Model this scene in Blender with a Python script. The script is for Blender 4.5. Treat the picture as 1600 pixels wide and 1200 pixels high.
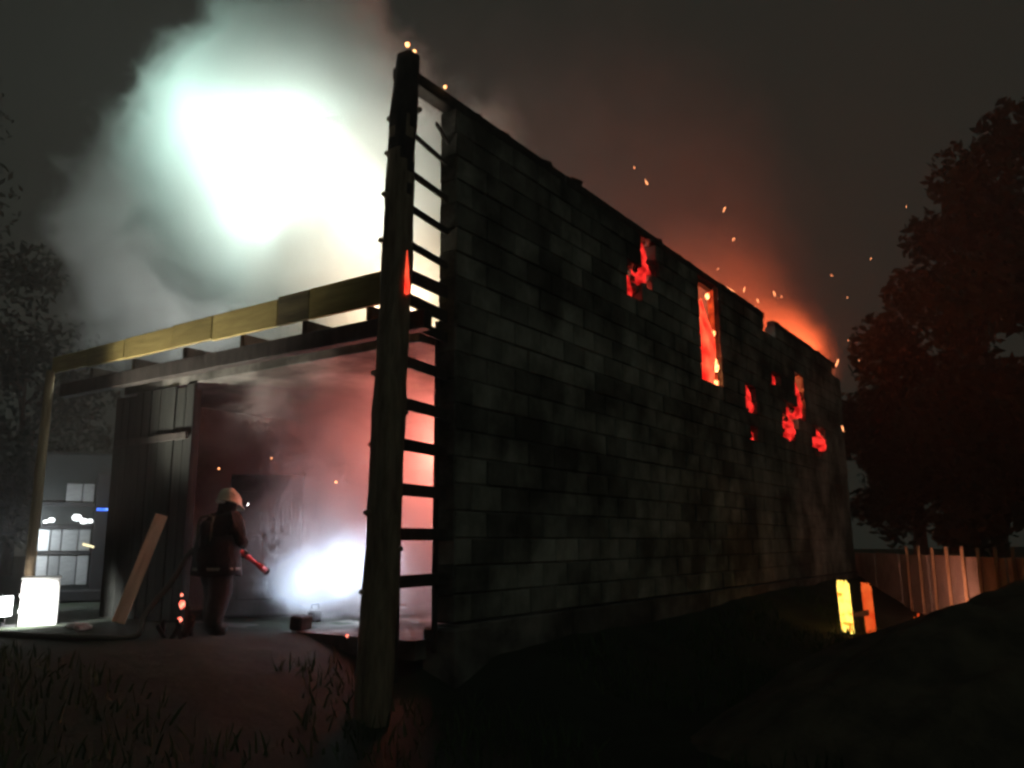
import bpy, bmesh, math, random
from mathutils import Vector, Matrix, noise

R = math.radians
scene = bpy.context.scene
for o in list(bpy.data.objects):
    bpy.data.objects.remove(o)
COL = scene.collection
random.seed(7)

# ---------------------------------------------------------------- camera
PITCH, YAW, ROLL = R(10.9), R(34.2), R(0.4)
CAM = Vector((-6.995, -5.719, 0.832))
_f = Vector((math.cos(YAW), math.sin(YAW), 0))
_r = Vector((math.sin(YAW), -math.cos(YAW), 0))
_z = Vector((0, 0, 1))
_fw = _f * math.cos(PITCH) + _z * math.sin(PITCH)
_up = -_f * math.sin(PITCH) + _z * math.cos(PITCH)
_c, _s = math.cos(ROLL), math.sin(ROLL)
_right = _c * _r - _s * _up
_upd = _s * _r + _c * _up
cd = bpy.data.cameras.new('camera')
cam = bpy.data.objects.new('camera', cd)
COL.objects.link(cam)
cd.sensor_width = 36
cd.lens = 36 * 1300 / 1600
cd.clip_start = 0.05
cd.clip_end = 500
m3 = Matrix((_right, _upd, -_fw)).transposed()
cam.matrix_world = Matrix.Translation(CAM) @ m3.to_4x4()
scene.camera = cam

# ---------------------------------------------------------------- world, added moon, exposure
w = bpy.data.worlds.new('World')
scene.world = w
w.use_nodes = True
wn, wl = w.node_tree.nodes, w.node_tree.links
wn.clear()
wo = wn.new('ShaderNodeOutputWorld')
sky = wn.new('ShaderNodeTexSky')
sky.sky_type = 'NISHITA'
sky.sun_disc = False
sky.sun_elevation = R(-4)
sky.sun_rotation = R(200)
b1 = wn.new('ShaderNodeBackground')
b1.inputs[1].default_value = 0.05
b2 = wn.new('ShaderNodeBackground')          # smoke-laden night air
b2.inputs[0].default_value = (0.0172, 0.0188, 0.0148, 1)
b2.inputs[1].default_value = 0.86
ad = wn.new('ShaderNodeAddShader')
wl.new(sky.outputs[0], b1.inputs[0])
wl.new(b1.outputs[0], ad.inputs[0])
wl.new(b2.outputs[0], ad.inputs[1])
wl.new(ad.outputs[0], wo.inputs[0])

sl = bpy.data.lights.new('sun', 'SUN')       # unseen moon, added as faint fill on the long wall
sl.energy = 0.075
sl.angle = R(12)
sl.color = (0.82, 1.0, 0.78)
so = bpy.data.objects.new('sun', sl)
COL.objects.link(so)
so.rotation_euler = (R(50), 0, R(-25))

scene.view_settings.view_transform = 'Standard'
scene.view_settings.look = 'None'
scene.view_settings.exposure = 0
scene.view_settings.gamma = 1
scene.render.engine = 'CYCLES'
cy = scene.cycles
cy.use_denoising = True
cy.max_bounces = 4
cy.diffuse_bounces = 2
cy.glossy_bounces = 2
cy.transmission_bounces = 2
cy.volume_bounces = 1
cy.volume_step_rate = 0.9
cy.volume_max_steps = 96
cy.sample_clamp_indirect = 3.0
cy.filter_width = 2.8
cy.use_adaptive_sampling = True
cy.adaptive_threshold = 0.13
cy.adaptive_min_samples = 12


# ================================================================ helpers
def new_mat(name):
    m = bpy.data.materials.new(name)
    m.use_nodes = True
    m.node_tree.nodes.clear()
    return m, m.node_tree.nodes, m.node_tree.links


def pmat(name, c1, c2=None, scale=8.0, rough=0.85, bump=0.3, metal=0.0, detail=6, stretch=None, coord='Object', spec=0.3, bd=0.02, vary=(0.72, 1.22), soot=0.0):
    """two-tone noise mottled surface with fine relief"""
    m, n, l = new_mat(name)
    out = n.new('ShaderNodeOutputMaterial')
    p = n.new('ShaderNodeBsdfPrincipled')
    p.inputs['Roughness'].default_value = rough
    p.inputs['Metallic'].default_value = metal
    p.inputs['Specular IOR Level'].default_value = spec
    tc = n.new('ShaderNodeTexCoord')
    mp = n.new('ShaderNodeMapping')
    if stretch:
        mp.inputs['Scale'].default_value = stretch
    nz = n.new('ShaderNodeTexNoise')
    nz.inputs['Scale'].default_value = scale
    nz.inputs['Detail'].default_value = detail
    nz.inputs['Roughness'].default_value = 0.65
    cr = n.new('ShaderNodeValToRGB')
    cr.color_ramp.elements[0].position = 0.32
    cr.color_ramp.elements[1].position = 0.68
    c2 = c2 or tuple(x * 0.6 for x in c1)
    cr.color_ramp.elements[0].color = (*c2, 1)
    cr.color_ramp.elements[1].color = (*c1, 1)
    oi = n.new('ShaderNodeObjectInfo')
    hv = n.new('ShaderNodeHueSaturation')
    mr = n.new('ShaderNodeMapRange')
    mr.inputs['To Min'].default_value = vary[0]
    mr.inputs['To Max'].default_value = vary[1]
    l.new(oi.outputs['Random'], mr.inputs['Value'])
    l.new(mr.outputs[0], hv.inputs['Value'])
    l.new(tc.outputs[coord], mp.inputs['Vector'])
    l.new(mp.outputs[0], nz.inputs['Vector'])
    l.new(nz.outputs['Fac'], cr.inputs['Fac'])
    l.new(cr.outputs[0], hv.inputs['Color'])
    if soot:                                   # soot and water stains over the whole surface
        ge = n.new('ShaderNodeNewGeometry')
        n2 = n.new('ShaderNodeTexNoise')
        n2.inputs['Scale'].default_value = soot
        n2.inputs['Detail'].default_value = 5
        n2.inputs['Roughness'].default_value = 0.6
        r2 = n.new('ShaderNodeValToRGB')
        r2.color_ramp.elements[0].position = 0.40
        r2.color_ramp.elements[1].position = 0.62
        r2.color_ramp.elements[0].color = (0.22, 0.22, 0.21, 1)
        r2.color_ramp.elements[1].color = (1, 1, 1, 1)
        mx = n.new('ShaderNodeMix')
        mx.data_type = 'RGBA'
        mx.blend_type = 'MULTIPLY'
        mx.inputs['Factor'].default_value = 1.0
        l.new(ge.outputs['Position'], n2.inputs['Vector'])
        l.new(n2.outputs['Fac'], r2.inputs['Fac'])
        l.new(hv.outputs[0], mx.inputs['A'])
        l.new(r2.outputs[0], mx.inputs['B'])
        l.new(mx.outputs['Result'], p.inputs['Base Color'])
    else:
        l.new(hv.outputs[0], p.inputs['Base Color'])
    if bump:
        bp = n.new('ShaderNodeBump')
        bp.inputs['Strength'].default_value = bump
        bp.inputs['Distance'].default_value = bd
        l.new(nz.outputs['Fac'], bp.inputs['Height'])
        l.new(bp.outputs[0], p.inputs['Normal'])
    l.new(p.outputs[0], out.inputs['Surface'])
    return m


def emat(name, c1, c2, strength, scale=6.0, lo=0.35, hi=0.65, stretch=None):
    """burning or glowing matter: noise between two emission colours"""
    m, n, l = new_mat(name)
    out = n.new('ShaderNodeOutputMaterial')
    e = n.new('ShaderNodeEmission')
    e.inputs['Strength'].default_value = strength
    tc = n.new('ShaderNodeTexCoord')
    mp = n.new('ShaderNodeMapping')
    if stretch:
        mp.inputs['Scale'].default_value = stretch
    nz = n.new('ShaderNodeTexNoise')
    nz.inputs['Scale'].default_value = scale
    nz.inputs['Detail'].default_value = 3
    cr = n.new('ShaderNodeValToRGB')
    cr.color_ramp.elements[0].position = lo
    cr.color_ramp.elements[1].position = hi
    cr.color_ramp.elements[0].color = (*c1, 1)
    cr.color_ramp.elements[1].color = (*c2, 1)
    l.new(tc.outputs['Object'], mp.inputs['Vector'])
    l.new(mp.outputs[0], nz.inputs['Vector'])
    l.new(nz.outputs['Fac'], cr.inputs['Fac'])
    l.new(cr.outputs[0], e.inputs['Color'])
    l.new(e.outputs[0], out.inputs['Surface'])
    return m


class MB:
    def __init__(s):
        s.v, s.f = [], []

    def add(s, vs, fs):
        b = len(s.v)
        s.v += [tuple(v) for v in vs]
        s.f += [tuple(i + b for i in f) for f in fs]

    def box(s, c, d, rot=None, ch=0.0):
        hx, hy, hz = d[0] / 2, d[1] / 2, d[2] / 2
        c = Vector(c)
        if ch <= 0:
            vs = [Vector((x * hx, y * hy, z * hz)) for x in (-1, 1) for y in (-1, 1) for z in (-1, 1)]
            fs = [(0, 1, 3, 2), (4, 6, 7, 5), (0, 4, 5, 1), (2, 3, 7, 6), (0, 2, 6, 4), (1, 5, 7, 3)]
        else:                                   # chamfered box
            vs, fs = [], []
            bm = bmesh.new()
            bmesh.ops.create_cube(bm, size=1)
            bmesh.ops.scale(bm, vec=d, verts=bm.verts)
            bmesh.ops.bevel(bm, geom=list(bm.edges), offset=ch, segments=1, affect='EDGES')
            bm.verts.index_update()
            vs = [v.co.copy() for v in bm.verts]
            fs = [tuple(v.index for v in f.verts) for f in bm.faces]
            bm.free()
        if rot is not None:
            vs = [rot @ v for v in vs]
        s.add([v + c for v in vs], fs)
        return s

    def beam(s, a, b, wx, wz, ch=0.0):
        """bar with rectangular section from a to b"""
        a, b = Vector(a), Vector(b)
        d = b - a
        q = d.to_track_quat('X', 'Z').to_matrix()
        return s.box((a + b) / 2, (d.length, wx, wz), q, ch)

    def tube(s, pts, rad, n=10, caps=True, jit=0.0, seed=0):
        rnd = random.Random(seed)
        pts = [Vector(p) for p in pts]
        if not hasattr(rad, '__len__'):
            rad = [rad] * len(pts)
        vs, fs = [], []
        prev = None
        for i, p in enumerate(pts):
            t = (pts[min(i + 1, len(pts) - 1)] - pts[max(i - 1, 0)]).normalized()
            if prev is None:
                a = t.orthogonal().normalized()
            else:
                a = (prev - t * prev.dot(t)).normalized()
            prev = a
            b = t.cross(a)
            for k in range(n):
                ang = 2 * math.pi * k / n
                r = rad[i] * (1 + jit * rnd.uniform(-1, 1))
                vs.append(p + (a * math.cos(ang) + b * math.sin(ang)) * r)
        for i in range(len(pts) - 1):
            for k in range(n):
                fs.append((i * n + k, i * n + (k + 1) % n, (i + 1) * n + (k + 1) % n, (i + 1) * n + k))
        if caps:
            fs.append(tuple(range(n - 1, -1, -1)))
            fs.append(tuple((len(pts) - 1) * n + k for k in range(n)))
        s.add(vs, fs)
        return s

    def ball(s, c, r, sub=1, jit=0.0, seed=0, sq=(1, 1, 1)):
        rnd = random.Random(seed)
        bm = bmesh.new()
        bmesh.ops.create_icosphere(bm, subdivisions=sub, radius=1)
        bm.verts.index_update()
        vs = [Vector(c) + Vector((v.co.x * sq[0], v.co.y * sq[1], v.co.z * sq[2])) * r * (1 + jit * rnd.uniform(-1, 1)) for v in bm.verts]
        fs = [tuple(v.index for v in f.verts) for f in bm.faces]
        bm.free()
        s.add(vs, fs)
        return s

    def mesh(s, name, mat, smooth=False):
        me = bpy.data.meshes.new(name)
        me.from_pydata(s.v, [], s.f)
        me.update()
        if smooth:
            me.polygons.foreach_set('use_smooth', [True] * len(me.polygons))
        if mat:
            me.materials.append(mat)
        return me

    def build(s, name, mat, parent=None, smooth=False, loc=None):
        return link(name, s.mesh(name, mat, smooth), parent, loc)


def link(name, me, parent=None, loc=None):
    o = bpy.data.objects.new(name, me)
    COL.objects.link(o)
    if parent:
        o.parent = parent
    if loc is not None:
        o.location = loc
    return o


def tag(o, label, cat=None, group=None, kind=None):
    o['label'] = label
    if cat:
        o['category'] = cat
    if group:
        o['group'] = group
    if kind:
        o['kind'] = kind
    return o


def thing(name, label, cat, loc=(0, 0, 0), rotz=0.0, group=None):
    o = bpy.data.objects.new(name, None)
    COL.objects.link(o)
    o.location = loc
    o.rotation_euler = (0, 0, rotz)
    return tag(o, label, cat, group)


def lamp(name, loc, energy, color, radius=0.2, kind='POINT', target=None, spot=None, blend=0.4, parent=None):
    L = bpy.data.lights.new(name, kind)
    L.energy = energy
    L.color = color
    L.shadow_soft_size = radius
    if spot:
        L.spot_size = R(spot)
        L.spot_blend = blend
    o = bpy.data.objects.new(name, L)
    COL.objects.link(o)
    o.location = loc
    if target is not None:
        o.rotation_euler = (Vector(target) - Vector(loc)).to_track_quat('-Z', 'Y').to_euler()
    return o


# ================================================================ materials
M_BLOCK = pmat('aerated_block', (0.34, 0.34, 0.30), (0.15, 0.15, 0.13), 1.7, 0.92, 0.6, vary=(0.5, 1.25), soot=0.75)
M_MORTAR = pmat('mortar', (0.22, 0.21, 0.19), (0.12, 0.115, 0.105), 14, 0.95, 0.4, soot=0.75)
M_CONC = pmat('concrete', (0.20, 0.19, 0.17), (0.09, 0.085, 0.08), 3, 0.9, 0.5, soot=0.9)
M_PLASTER = pmat('sooty_plaster', (0.24, 0.20, 0.18), (0.06, 0.055, 0.05), 0.9, 0.9, 0.3)
M_CHAR = pmat('charred_timber', (0.055, 0.045, 0.04), (0.02, 0.018, 0.016), 9, 0.8, 0.9, stretch=(1, 1, 0.35))
M_LOG = pmat('smoked_log', (0.34, 0.27, 0.19), (0.12, 0.09, 0.065), 8, 0.85, 0.9, stretch=(1.6, 1.6, 0.25))
M_PINE = pmat('raw_pine', (0.42, 0.33, 0.12), (0.27, 0.205, 0.07), 5, 0.75, 0.3, stretch=(1, 0.35, 3))
M_PINES = pmat('sooty_pine', (0.24, 0.19, 0.09), (0.09, 0.075, 0.04), 3, 0.8, 0.3, stretch=(1, 0.35, 3))
M_PINE2 = pmat('weathered_pine', (0.42, 0.31, 0.2), (0.24, 0.17, 0.1), 6, 0.8, 0.35, stretch=(3, 3, 0.3))
M_DARKBOARD = pmat('soot_and_shade_board', (0.03, 0.032, 0.028), (0.012, 0.013, 0.012), 5, 0.85, 0.5, stretch=(3, 3, 0.25))
M_SOIL = pmat('soil', (0.10, 0.085, 0.06), (0.04, 0.035, 0.025), 2.5, 0.97, 0.9, bd=0.08)
M_GROUND = pmat('turf_ground', (0.022, 0.032, 0.018), (0.009, 0.014, 0.008), 1.6, 0.97, 0.8, detail=10, bd=0.06)
M_GRASS = pmat('grass', (0.045, 0.08, 0.025), (0.025, 0.045, 0.018), 1.2, 0.8, 0)
M_LEAF = pmat('leaf', (0.018, 0.03, 0.014), (0.009, 0.016, 0.008), 1.0, 0.75, 0)
M_BARK = pmat('bark', (0.1, 0.08, 0.06), (0.05, 0.04, 0.03), 12, 0.9, 0.8, stretch=(1, 1, .3))
M_SUIT = pmat('turnout_cloth', (0.022, 0.027, 0.024), (0.011, 0.014, 0.013), 22, 0.85, 0.5)
M_STRIPE = pmat('reflective_tape', (0.22, 0.24, 0.18), (0.13, 0.14, 0.11), 20, 0.45, 0.1)
M_HELMET = pmat('helmet_shell', (0.62, 0.58, 0.45), (0.5, 0.46, 0.34), 6, 0.4, 0.05)
M_SKIN = pmat('skin', (0.45, 0.28, 0.2), (0.38, 0.22, 0.16), 10, 0.6, 0.1)
M_RUBBER = pmat('rubber', (0.03, 0.03, 0.03), (0.02, 0.02, 0.02), 20, 0.7, 0.2)
M_HOSE = pmat('hose_canvas', (0.11, 0.10, 0.085), (0.06, 0.055, 0.05), 40, 0.8, 0.3)
M_NOZ = pmat('red_nozzle', (0.75, 0.05, 0.045), (0.55, 0.03, 0.03), 8, 0.35, 0.05, spec=0.5)
M_ALU = pmat('brushed_metal', (0.52, 0.53, 0.54), (0.36, 0.37, 0.38), 5, 0.38, 0.1, metal=0.6, stretch=(1, 1, 8))
M_TRUCK = pmat('dark_truck_paint', (0.022, 0.026, 0.026), (0.014, 0.017, 0.017), 3, 0.35, 0.05, spec=0.5)
M_BLACK = pmat('black_trim', (0.025, 0.025, 0.027), (0.015, 0.015, 0.016), 6, 0.6, 0.1)
M_WHITE = pmat('white_plastic', (0.8, 0.8, 0.78), (0.7, 0.7, 0.68), 4, 0.5, 0.1)
M_FENCE = pmat('fence_concrete', (0.40, 0.36, 0.33), (0.26, 0.23, 0.21), 3, 0.9, 0.4)
M_STONE = pmat('rubble', (0.4, 0.39, 0.37), (0.25, 0.24, 0.23), 6, 0.9, 0.5)

M_FLAME = emat('flame_red', (0.8, 0.012, 0.008), (1.0, 0.15, 0.06), 1.7, 3.5, 0.35, 0.72, (1, 1, .6))
M_FLAMEP = emat('flame_pink', (0.25, 0.003, 0.003), (1.0, 0.034, 0.026), 1.5, 4.5, 0.36, 0.62)
M_EMBER = emat('ember_hot', (1.0, 0.12, 0.03), (1.0, 0.55, 0.2), 5.0, 18)
M_EMBER2 = emat('ember_red', (1.0, 0.04, 0.02), (1.0, 0.3, 0.2), 2.6, 18)
M_JAMB = emat('firelit_jamb', (0.25, 0.008, 0.004), (1.0, 0.09, 0.02), 0.9, 5.0, .35, .65)  # firelight falling on the jamb, put in as emission
M_SPARK = emat('spark_glow', (1.0, 0.22, 0.06), (1.0, 0.5, 0.22), 3.2, 25)
M_BURN = emat('burning_board', (1.0, 0.20, 0.012), (1.0, 0.72, 0.12), 2.2, 7.0, 0.34, 0.5)
M_BURN2 = emat('glowing_board', (0.8, 0.06, 0.01), (1.0, 0.16, 0.03), 0.9, 4.0, 0.3, 0.7)
M_LENS = emat('lamp_lens', (0.95, 1.0, 0.98), (1, 1, 1), 14, 4)
M_TLAMP = emat('truck_lamp_lens', (0.9, 0.97, 1.0), (1, 1, 1), 4, 4)
M_BLUE = emat('blue_beacon_lens', (0.03, 0.12, 1.0), (0.15, 0.3, 1.0), 3.0, 9)
M_YEL = emat('yellow_marker_lens', (1.0, 0.85, 0.45), (1.0, 0.95, 0.6), 1.6, 9)


# ================================================================ ground
def sstep(a, b, x):
    t = max(0.0, min(1.0, (x - a) / (b - a)))
    return t * t * (3 - 2 * t)


def gz(x, y):
    """terrain height: low foreground, a bank up to the house front"""
    bank = sstep(-6.0, -0.9, x + 0.12 * y) * sstep(-1.3, 2.4, y)
    left = sstep(2.0, 6.0, y) * sstep(-7, -2.5, x)
    k = max(bank, left * 0.75)
    z = -1.02 + 0.86 * k
    z += 0.10 * noise.noise((x * 0.35, y * 0.35, 1.3)) * (1 - 0.8 * bank)
    z += 0.035 * noise.noise((x * 1.7, y * 1.7, 4.1)) * (1 - 0.6 * bank)
    if y > 7:
        z -= 0.3 * sstep(7, 13, y)
    if x > 0 and y < 0.3:
        z += 0.22 * sstep(0, 14, x)
    if y < 0.5:
        z += 0.42 * sstep(-2.3, -0.3, y) * sstep(-0.6, 1.2, x)
    return z


def axis(lo, hi, fl, fh, fine, coarse):
    a, v = [], lo
    while v < hi:
        a.append(v)
        v += fine if fl <= v < fh else coarse
    a.append(hi)
    return a


xs = axis(-60, 160, -9, 22, 0.22, 6)
ys = axis(-90, 130, -9, 18, 0.22, 6)
gv = [(x, y, gz(x, y)) for y in ys for x in xs]
nx = len(xs)
gf = [(j * nx + i, j * nx + i + 1, (j + 1) * nx + i + 1, (j + 1) * nx + i) for j in range(len(ys) - 1) for i in range(nx - 1)]
g = MB()
g.v, g.f = gv, gf
ground = g.build('ground', M_GROUND, smooth=True)
ground['kind'] = 'structure'

# ================================================================ house
house = thing('burning_house', 'unfinished two storey block house on fire, its long wall receding to the right', 'house')
TH = 0.26
WL, WH, CH, BL = 19.2, 6.0, 0.3, 0.6
holes = [(7.9, 8.95, 3.9, 6.01),
         (5.35, 5.95, 5.4, 6.01), (5.3, 5.75, 5.1, 5.4), (4.8, 5.3, 4.8, 5.4),
         (10.35, 11.0, 3.6, 4.2), (10.5, 10.95, 3.0, 3.3),
         (14.25, 14.95, 4.5, 5.1), (14.3, 15.0, 3.9, 4.5), (12.3, 13.0, 4.5, 4.8),
         (12.9, 13.9, 3.3, 3.9), (13.3, 14.3, 3.6, 4.2), (15.5, 16.8, 3.3, 3.6), (15.9, 16.8, 3.6, 3.9),
         (18.3, 19.3, 5.7, 6.01), (11.9, 12.8, 5.7, 6.01)]
core = MB()
rnd = random.Random(3)
blocks = []
for k in range(20):
    z0 = k * CH
    iv = [(0.26 if k % 2 else 0.28, WL)]
    for (a, b, c, d) in holes:
        if c < z0 + CH - 0.02 and d > z0 + 0.02:
            nv = []
            for (p, q) in iv:
                if b <= p or a >= q:
                    nv.append((p, q))
                else:
                    if a > p + 0.05:
                        nv.append((p, a))
                    if b < q - 0.05:
                        nv.append((b, q))
            iv = nv
    for (p, q) in iv:
        core.box(((p + q) / 2, TH / 2, z0 + CH / 2), (q - p - 0.03, TH - 0.036, CH))
        x = math.floor(p / BL) * BL - (0.3 if k % 2 else 0)
        while x < q - 0.02:
            a, b = max(x, p), min(x + BL, q)
            if b - a > 0.07:
                blocks.append((a, b, z0))
            x += BL
wall = core.build('side_wall', M_MORTAR, house)
blocks.sort(key=lambda t: (Vector(((t[0] + t[1]) / 2, 0, t[2])) - CAM).length)
cache = {}
rest = MB()
for i, (a, b, z0) in enumerate(blocks):
    wd = round(b - a - 0.014, 3)
    pr = rnd.uniform(-0.012, 0.012)
    c = ((a + b) / 2, TH / 2 + pr, z0 + CH / 2)
    if i < 300:
        if wd not in cache:
            cache[wd] = MB().box((0, 0, 0), (wd, TH, CH - 0.016), None, 0.012).mesh('block', M_BLOCK)
        o = link('block', cache[wd], wall, c)
        o.rotation_euler = (rnd.uniform(-.006, .006), rnd.uniform(-.006, .006), rnd.uniform(-.006, .006))
    else:
        rest.box(c, (wd, TH, CH - 0.016), None, 0.012)
ro = rest.build('far_blocks', M_BLOCK, wall)
ro['kind'] = 'stuff'

# wall plate on top of the long wall, charred, in lengths
for (a, b, dz) in [(-0.62, 2.9, 0.0), (2.94, 6.3, 0.01), (6.34, 9.2, -0.01), (9.24, 12.1, 0.015), (12.9, 16.0, 0.0), (16.04, 18.9, -0.02)]:
    MB().box(((a + b) / 2, TH / 2, 6.085 + dz), (b - a, 0.2, 0.15), None, 0.012).build('wall_plate', M_CHAR, house)
# jagged burnt stubs of rafters on the plate
for x in (1.4, 3.6, 6.6, 9.4, 10.6, 14.2, 15.6, 17.4):
    h = rnd.uniform(0.06, 0.24)
    MB().beam((x, TH / 2 + 0.02, 6.16), (x + rnd.uniform(-.1, .1), TH / 2 + 0.25, 6.16 + h), 0.06, 0.1, 0.01).build('rafter_stub', M_CHAR, house)

for k in range(26):
    x_ = 0.4 + 18.4 * (k + rnd.random()) / 26
    MB().ball((0, 0, 0), rnd.uniform(.06, .13), 1, .35, k, (1.6, .8, .7)).build('charred_lump', M_CHAR, house, False, (x_, TH / 2, 6.16 + rnd.uniform(-.03, .03)))

# concrete plinth under the long wall, in cast lengths
px = 0.26
while px < WL:
    ln = min(2.4, WL - px)
    MB().box((px + ln / 2, TH / 2 - 0.03, -0.62), (ln - 0.02, TH + 0.1, 1.21), None, 0.015).build('plinth', M_CONC, house)
    px += 2.4
MB().box((0.5, TH / 2 + 0.0, -0.55), (0.62, TH + 0.22, 1.02), None, 0.03).build('corner_stone', M_CONC, house)

# rest of the shell
MB().box((9.6, 3.2, -0.27), (19.2, 5.8, 0.2)).build('ground_floor', M_CONC, house)
for i in range(8):
    a, b = i * 2.4 + 0.01, (i + 1) * 2.4 - 0.01
    MB().box(((a + b) / 2, 3.26, 3.2), (b - a, 5.9, 0.2), None, 0.01).build('floor_slab', M_CONC, house)
MB().box((9.8, 6.3, 1.45), (18.4, 0.2, 3.28)).build('left_wall', M_PLASTER, house)
MB().box((4.7, 3.26, 4.6), (0.2, 5.9, 2.55)).build('light_baffle_wall', M_PLASTER, house)  # added to keep the white cloud light off the fire side
MB().box((9.0, 3.26, 1.43), (0.2, 5.9, 3.25)).build('inner_wall', M_PLASTER, house)
MB().box((19.1, 3.26, 2.9), (0.2, 5.9, 6.1)).build('end_wall', M_BLOCK, house)
MB().box((12, 6.3, 4.6), (14.4, 0.2, 2.55)).build('upper_left_wall', M_PLASTER, house)
# dark sheet for the doorway's darkness, with frame, on the left inner wall
dw = MB().box((3.05, 6.185, 0.95), (1.75, 0.03, 2.2)).build('doorway_dark_sheet', M_DARKBOARD, house)
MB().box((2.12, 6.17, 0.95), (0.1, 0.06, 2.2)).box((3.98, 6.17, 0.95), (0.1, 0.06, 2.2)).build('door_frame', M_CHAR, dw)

dl = MB()  # dark panel added to stand for the doorway's darkness
dl.box((0, 0, 1.0), (1.02, 0.05, 2.0), None, .008)
shade_panel = dl.build('doorway_shade_panel', M_DARKBOARD, house, False, (1.05, 4.05, -.15))
shade_panel.rotation_euler = (0, 0, R(-48))
for z_ in (.55, 1.45):
    MB().box((0, -.03, z_), (.72, .02, .62), None, .006).build('shade_panel_inset', M_DARKBOARD, shade_panel)

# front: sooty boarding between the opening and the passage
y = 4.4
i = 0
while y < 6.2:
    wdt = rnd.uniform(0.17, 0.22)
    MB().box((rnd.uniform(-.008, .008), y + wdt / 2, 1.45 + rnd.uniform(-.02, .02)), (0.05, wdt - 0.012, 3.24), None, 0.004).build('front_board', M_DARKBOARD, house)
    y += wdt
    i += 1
MB().box((0.06, 4.47, 1.4), (0.1, 0.12, 3.2)).build('door_post', M_CHAR, house)
for z in (2.35,):
    MB().beam((-0.06, 4.45, z), (-0.06, 6.2, z), 0.04, 0.1, 0.005).build('batten', M_CHAR, house)

# porch frame: fascia boards, lower beam, joists, left post
fy = 7.25
segs = [(0.05, 1.5, M_PINE, .37), (1.5, 2.05, M_PINES, .36), (2.05, 3.3, M_PINE, .335), (3.3, 4.15, M_PINE, .31), (4.15, 5.3, M_PINE, .30), (5.3, 6.25, M_PINE, .275), (6.25, 7.25, M_PINE, .25)]
for (a, b, mt, h) in segs:
    MB().box((-0.56 + rnd.uniform(-.006, .006), (a + b) / 2, 3.60 + rnd.uniform(-.008, .008)), (0.05, b - a - 0.006, h), None, 0.006).build('fascia_board', mt, house)
MB().beam((-0.44, -0.2, 3.18), (-0.44, 7.1, 3.2), 0.14, 0.21, 0.012).build('porch_beam', M_CHAR, house)
for y in (0.7, 1.75, 2.9, 4.1, 5.3, 6.4):
    MB().beam((-0.42, y, 3.40), (0.0, y, 3.40), 0.08, 0.16, 0.008).build('joist', M_CHAR, house)
MB().tube([(-0.74, 6.98, -0.45), (-0.70, 7.06, 0.8), (-0.66, 7.14, 2.2), (-0.62, 7.2, 3.5)], [0.075, 0.07, 0.065, 0.06], 10, jit=0.05).build('porch_post', M_PINE2, house, True)

# ================================================================ log post at the near corner
post = thing('log_post', 'tall rough log post with charred top, standing before the house corner', 'post', (0, 0, 0))
pts, rad = [], []
for k in range(57):
    z = -1.15 + k * 7.35 / 56
    t = k / 56
    z_top = z
    pts.append((-0.975 + 0.315 * t + 0.018 * math.sin(z * 2.1), -0.03 + 0.012 * math.sin(z * 1.7 + 1), z))
    r = 0.158 - 0.022 * t
    if k > 50:
        r *= 1 - 0.035 * (k - 50)
    rad.append(r * (1 + 0.05 * math.sin(z * 5.3) * math.sin(z * 2.2)))
tm = MB()
rp = random.Random(4)
NS = 20
vs, fs = [], []
for i, (p, r) in enumerate(zip(pts, rad)):
    for k in range(NS):
        a = 2 * math.pi * k / NS + 0.35
        ca, sa = math.cos(a), math.sin(a)
        sq = (abs(ca) ** 5 + abs(sa) ** 5) ** (-1 / 5)          # rounded square section, axe hewn
        rr_ = r * 0.93 * sq * (1 + 0.05 * noise.noise((ca * 2, sa * 2, p[2] * 1.3)) + 0.02 * rp.uniform(-1, 1))
        vs.append((p[0] + ca * rr_, p[1] + sa * rr_, p[2]))
for i in range(len(pts) - 1):
    for k in range(NS):
        fs.append((i * NS + k, i * NS + (k + 1) % NS, (i + 1) * NS + (k + 1) % NS, (i + 1) * NS + k))
fs.append(tuple((len(pts) - 1) * NS + k for k in range(NS)))
tm.add(vs, fs)
tk = tm.build('trunk', M_LOG, post, True)
tk.data.materials.append(M_CHAR)
for p_ in tk.data.polygons:                  # the top is burnt black down to a ragged line
    if p_.center.z + 1.3 * noise.noise(p_.center * 5.0) > 5.0:
        p_.material_index = 1
for z, a in ((0.35, 2.4), (1.1, 2.6), (1.78, 2.2), (2.5, 2.5), (3.95, 2.3), (4.45, 2.6), (4.95, 2.4), (5.35, 2.5), (5.5, -0.9), (0.75, -0.8), (2.1, -1.0), (-0.4, 2.3)):
    t = (z + 1.15) / 7.35
    cx = -0.975 + 0.315 * t
    d = Vector((math.cos(a), math.sin(a), 0.25))
    c = Vector((cx, -0.03, z))
    MB().tube([c + d * 0.08, c + d * 0.15, c + d * (0.185 + 0.02 * rnd.random())], [0.05, 0.038, 0.02], 7, jit=0.1).build('knot', M_LOG, post)
for p, r in (((-0.72, -0.08, 6.29), 0.026), ((-0.60, -0.08, 6.27), 0.018), ((0.05, 0.0, 6.175), 0.018)):
    MB().ball(p, r, 1, 0.2, sq=(1, 1, 1.2)).build('ember', M_EMBER, post)

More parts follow.
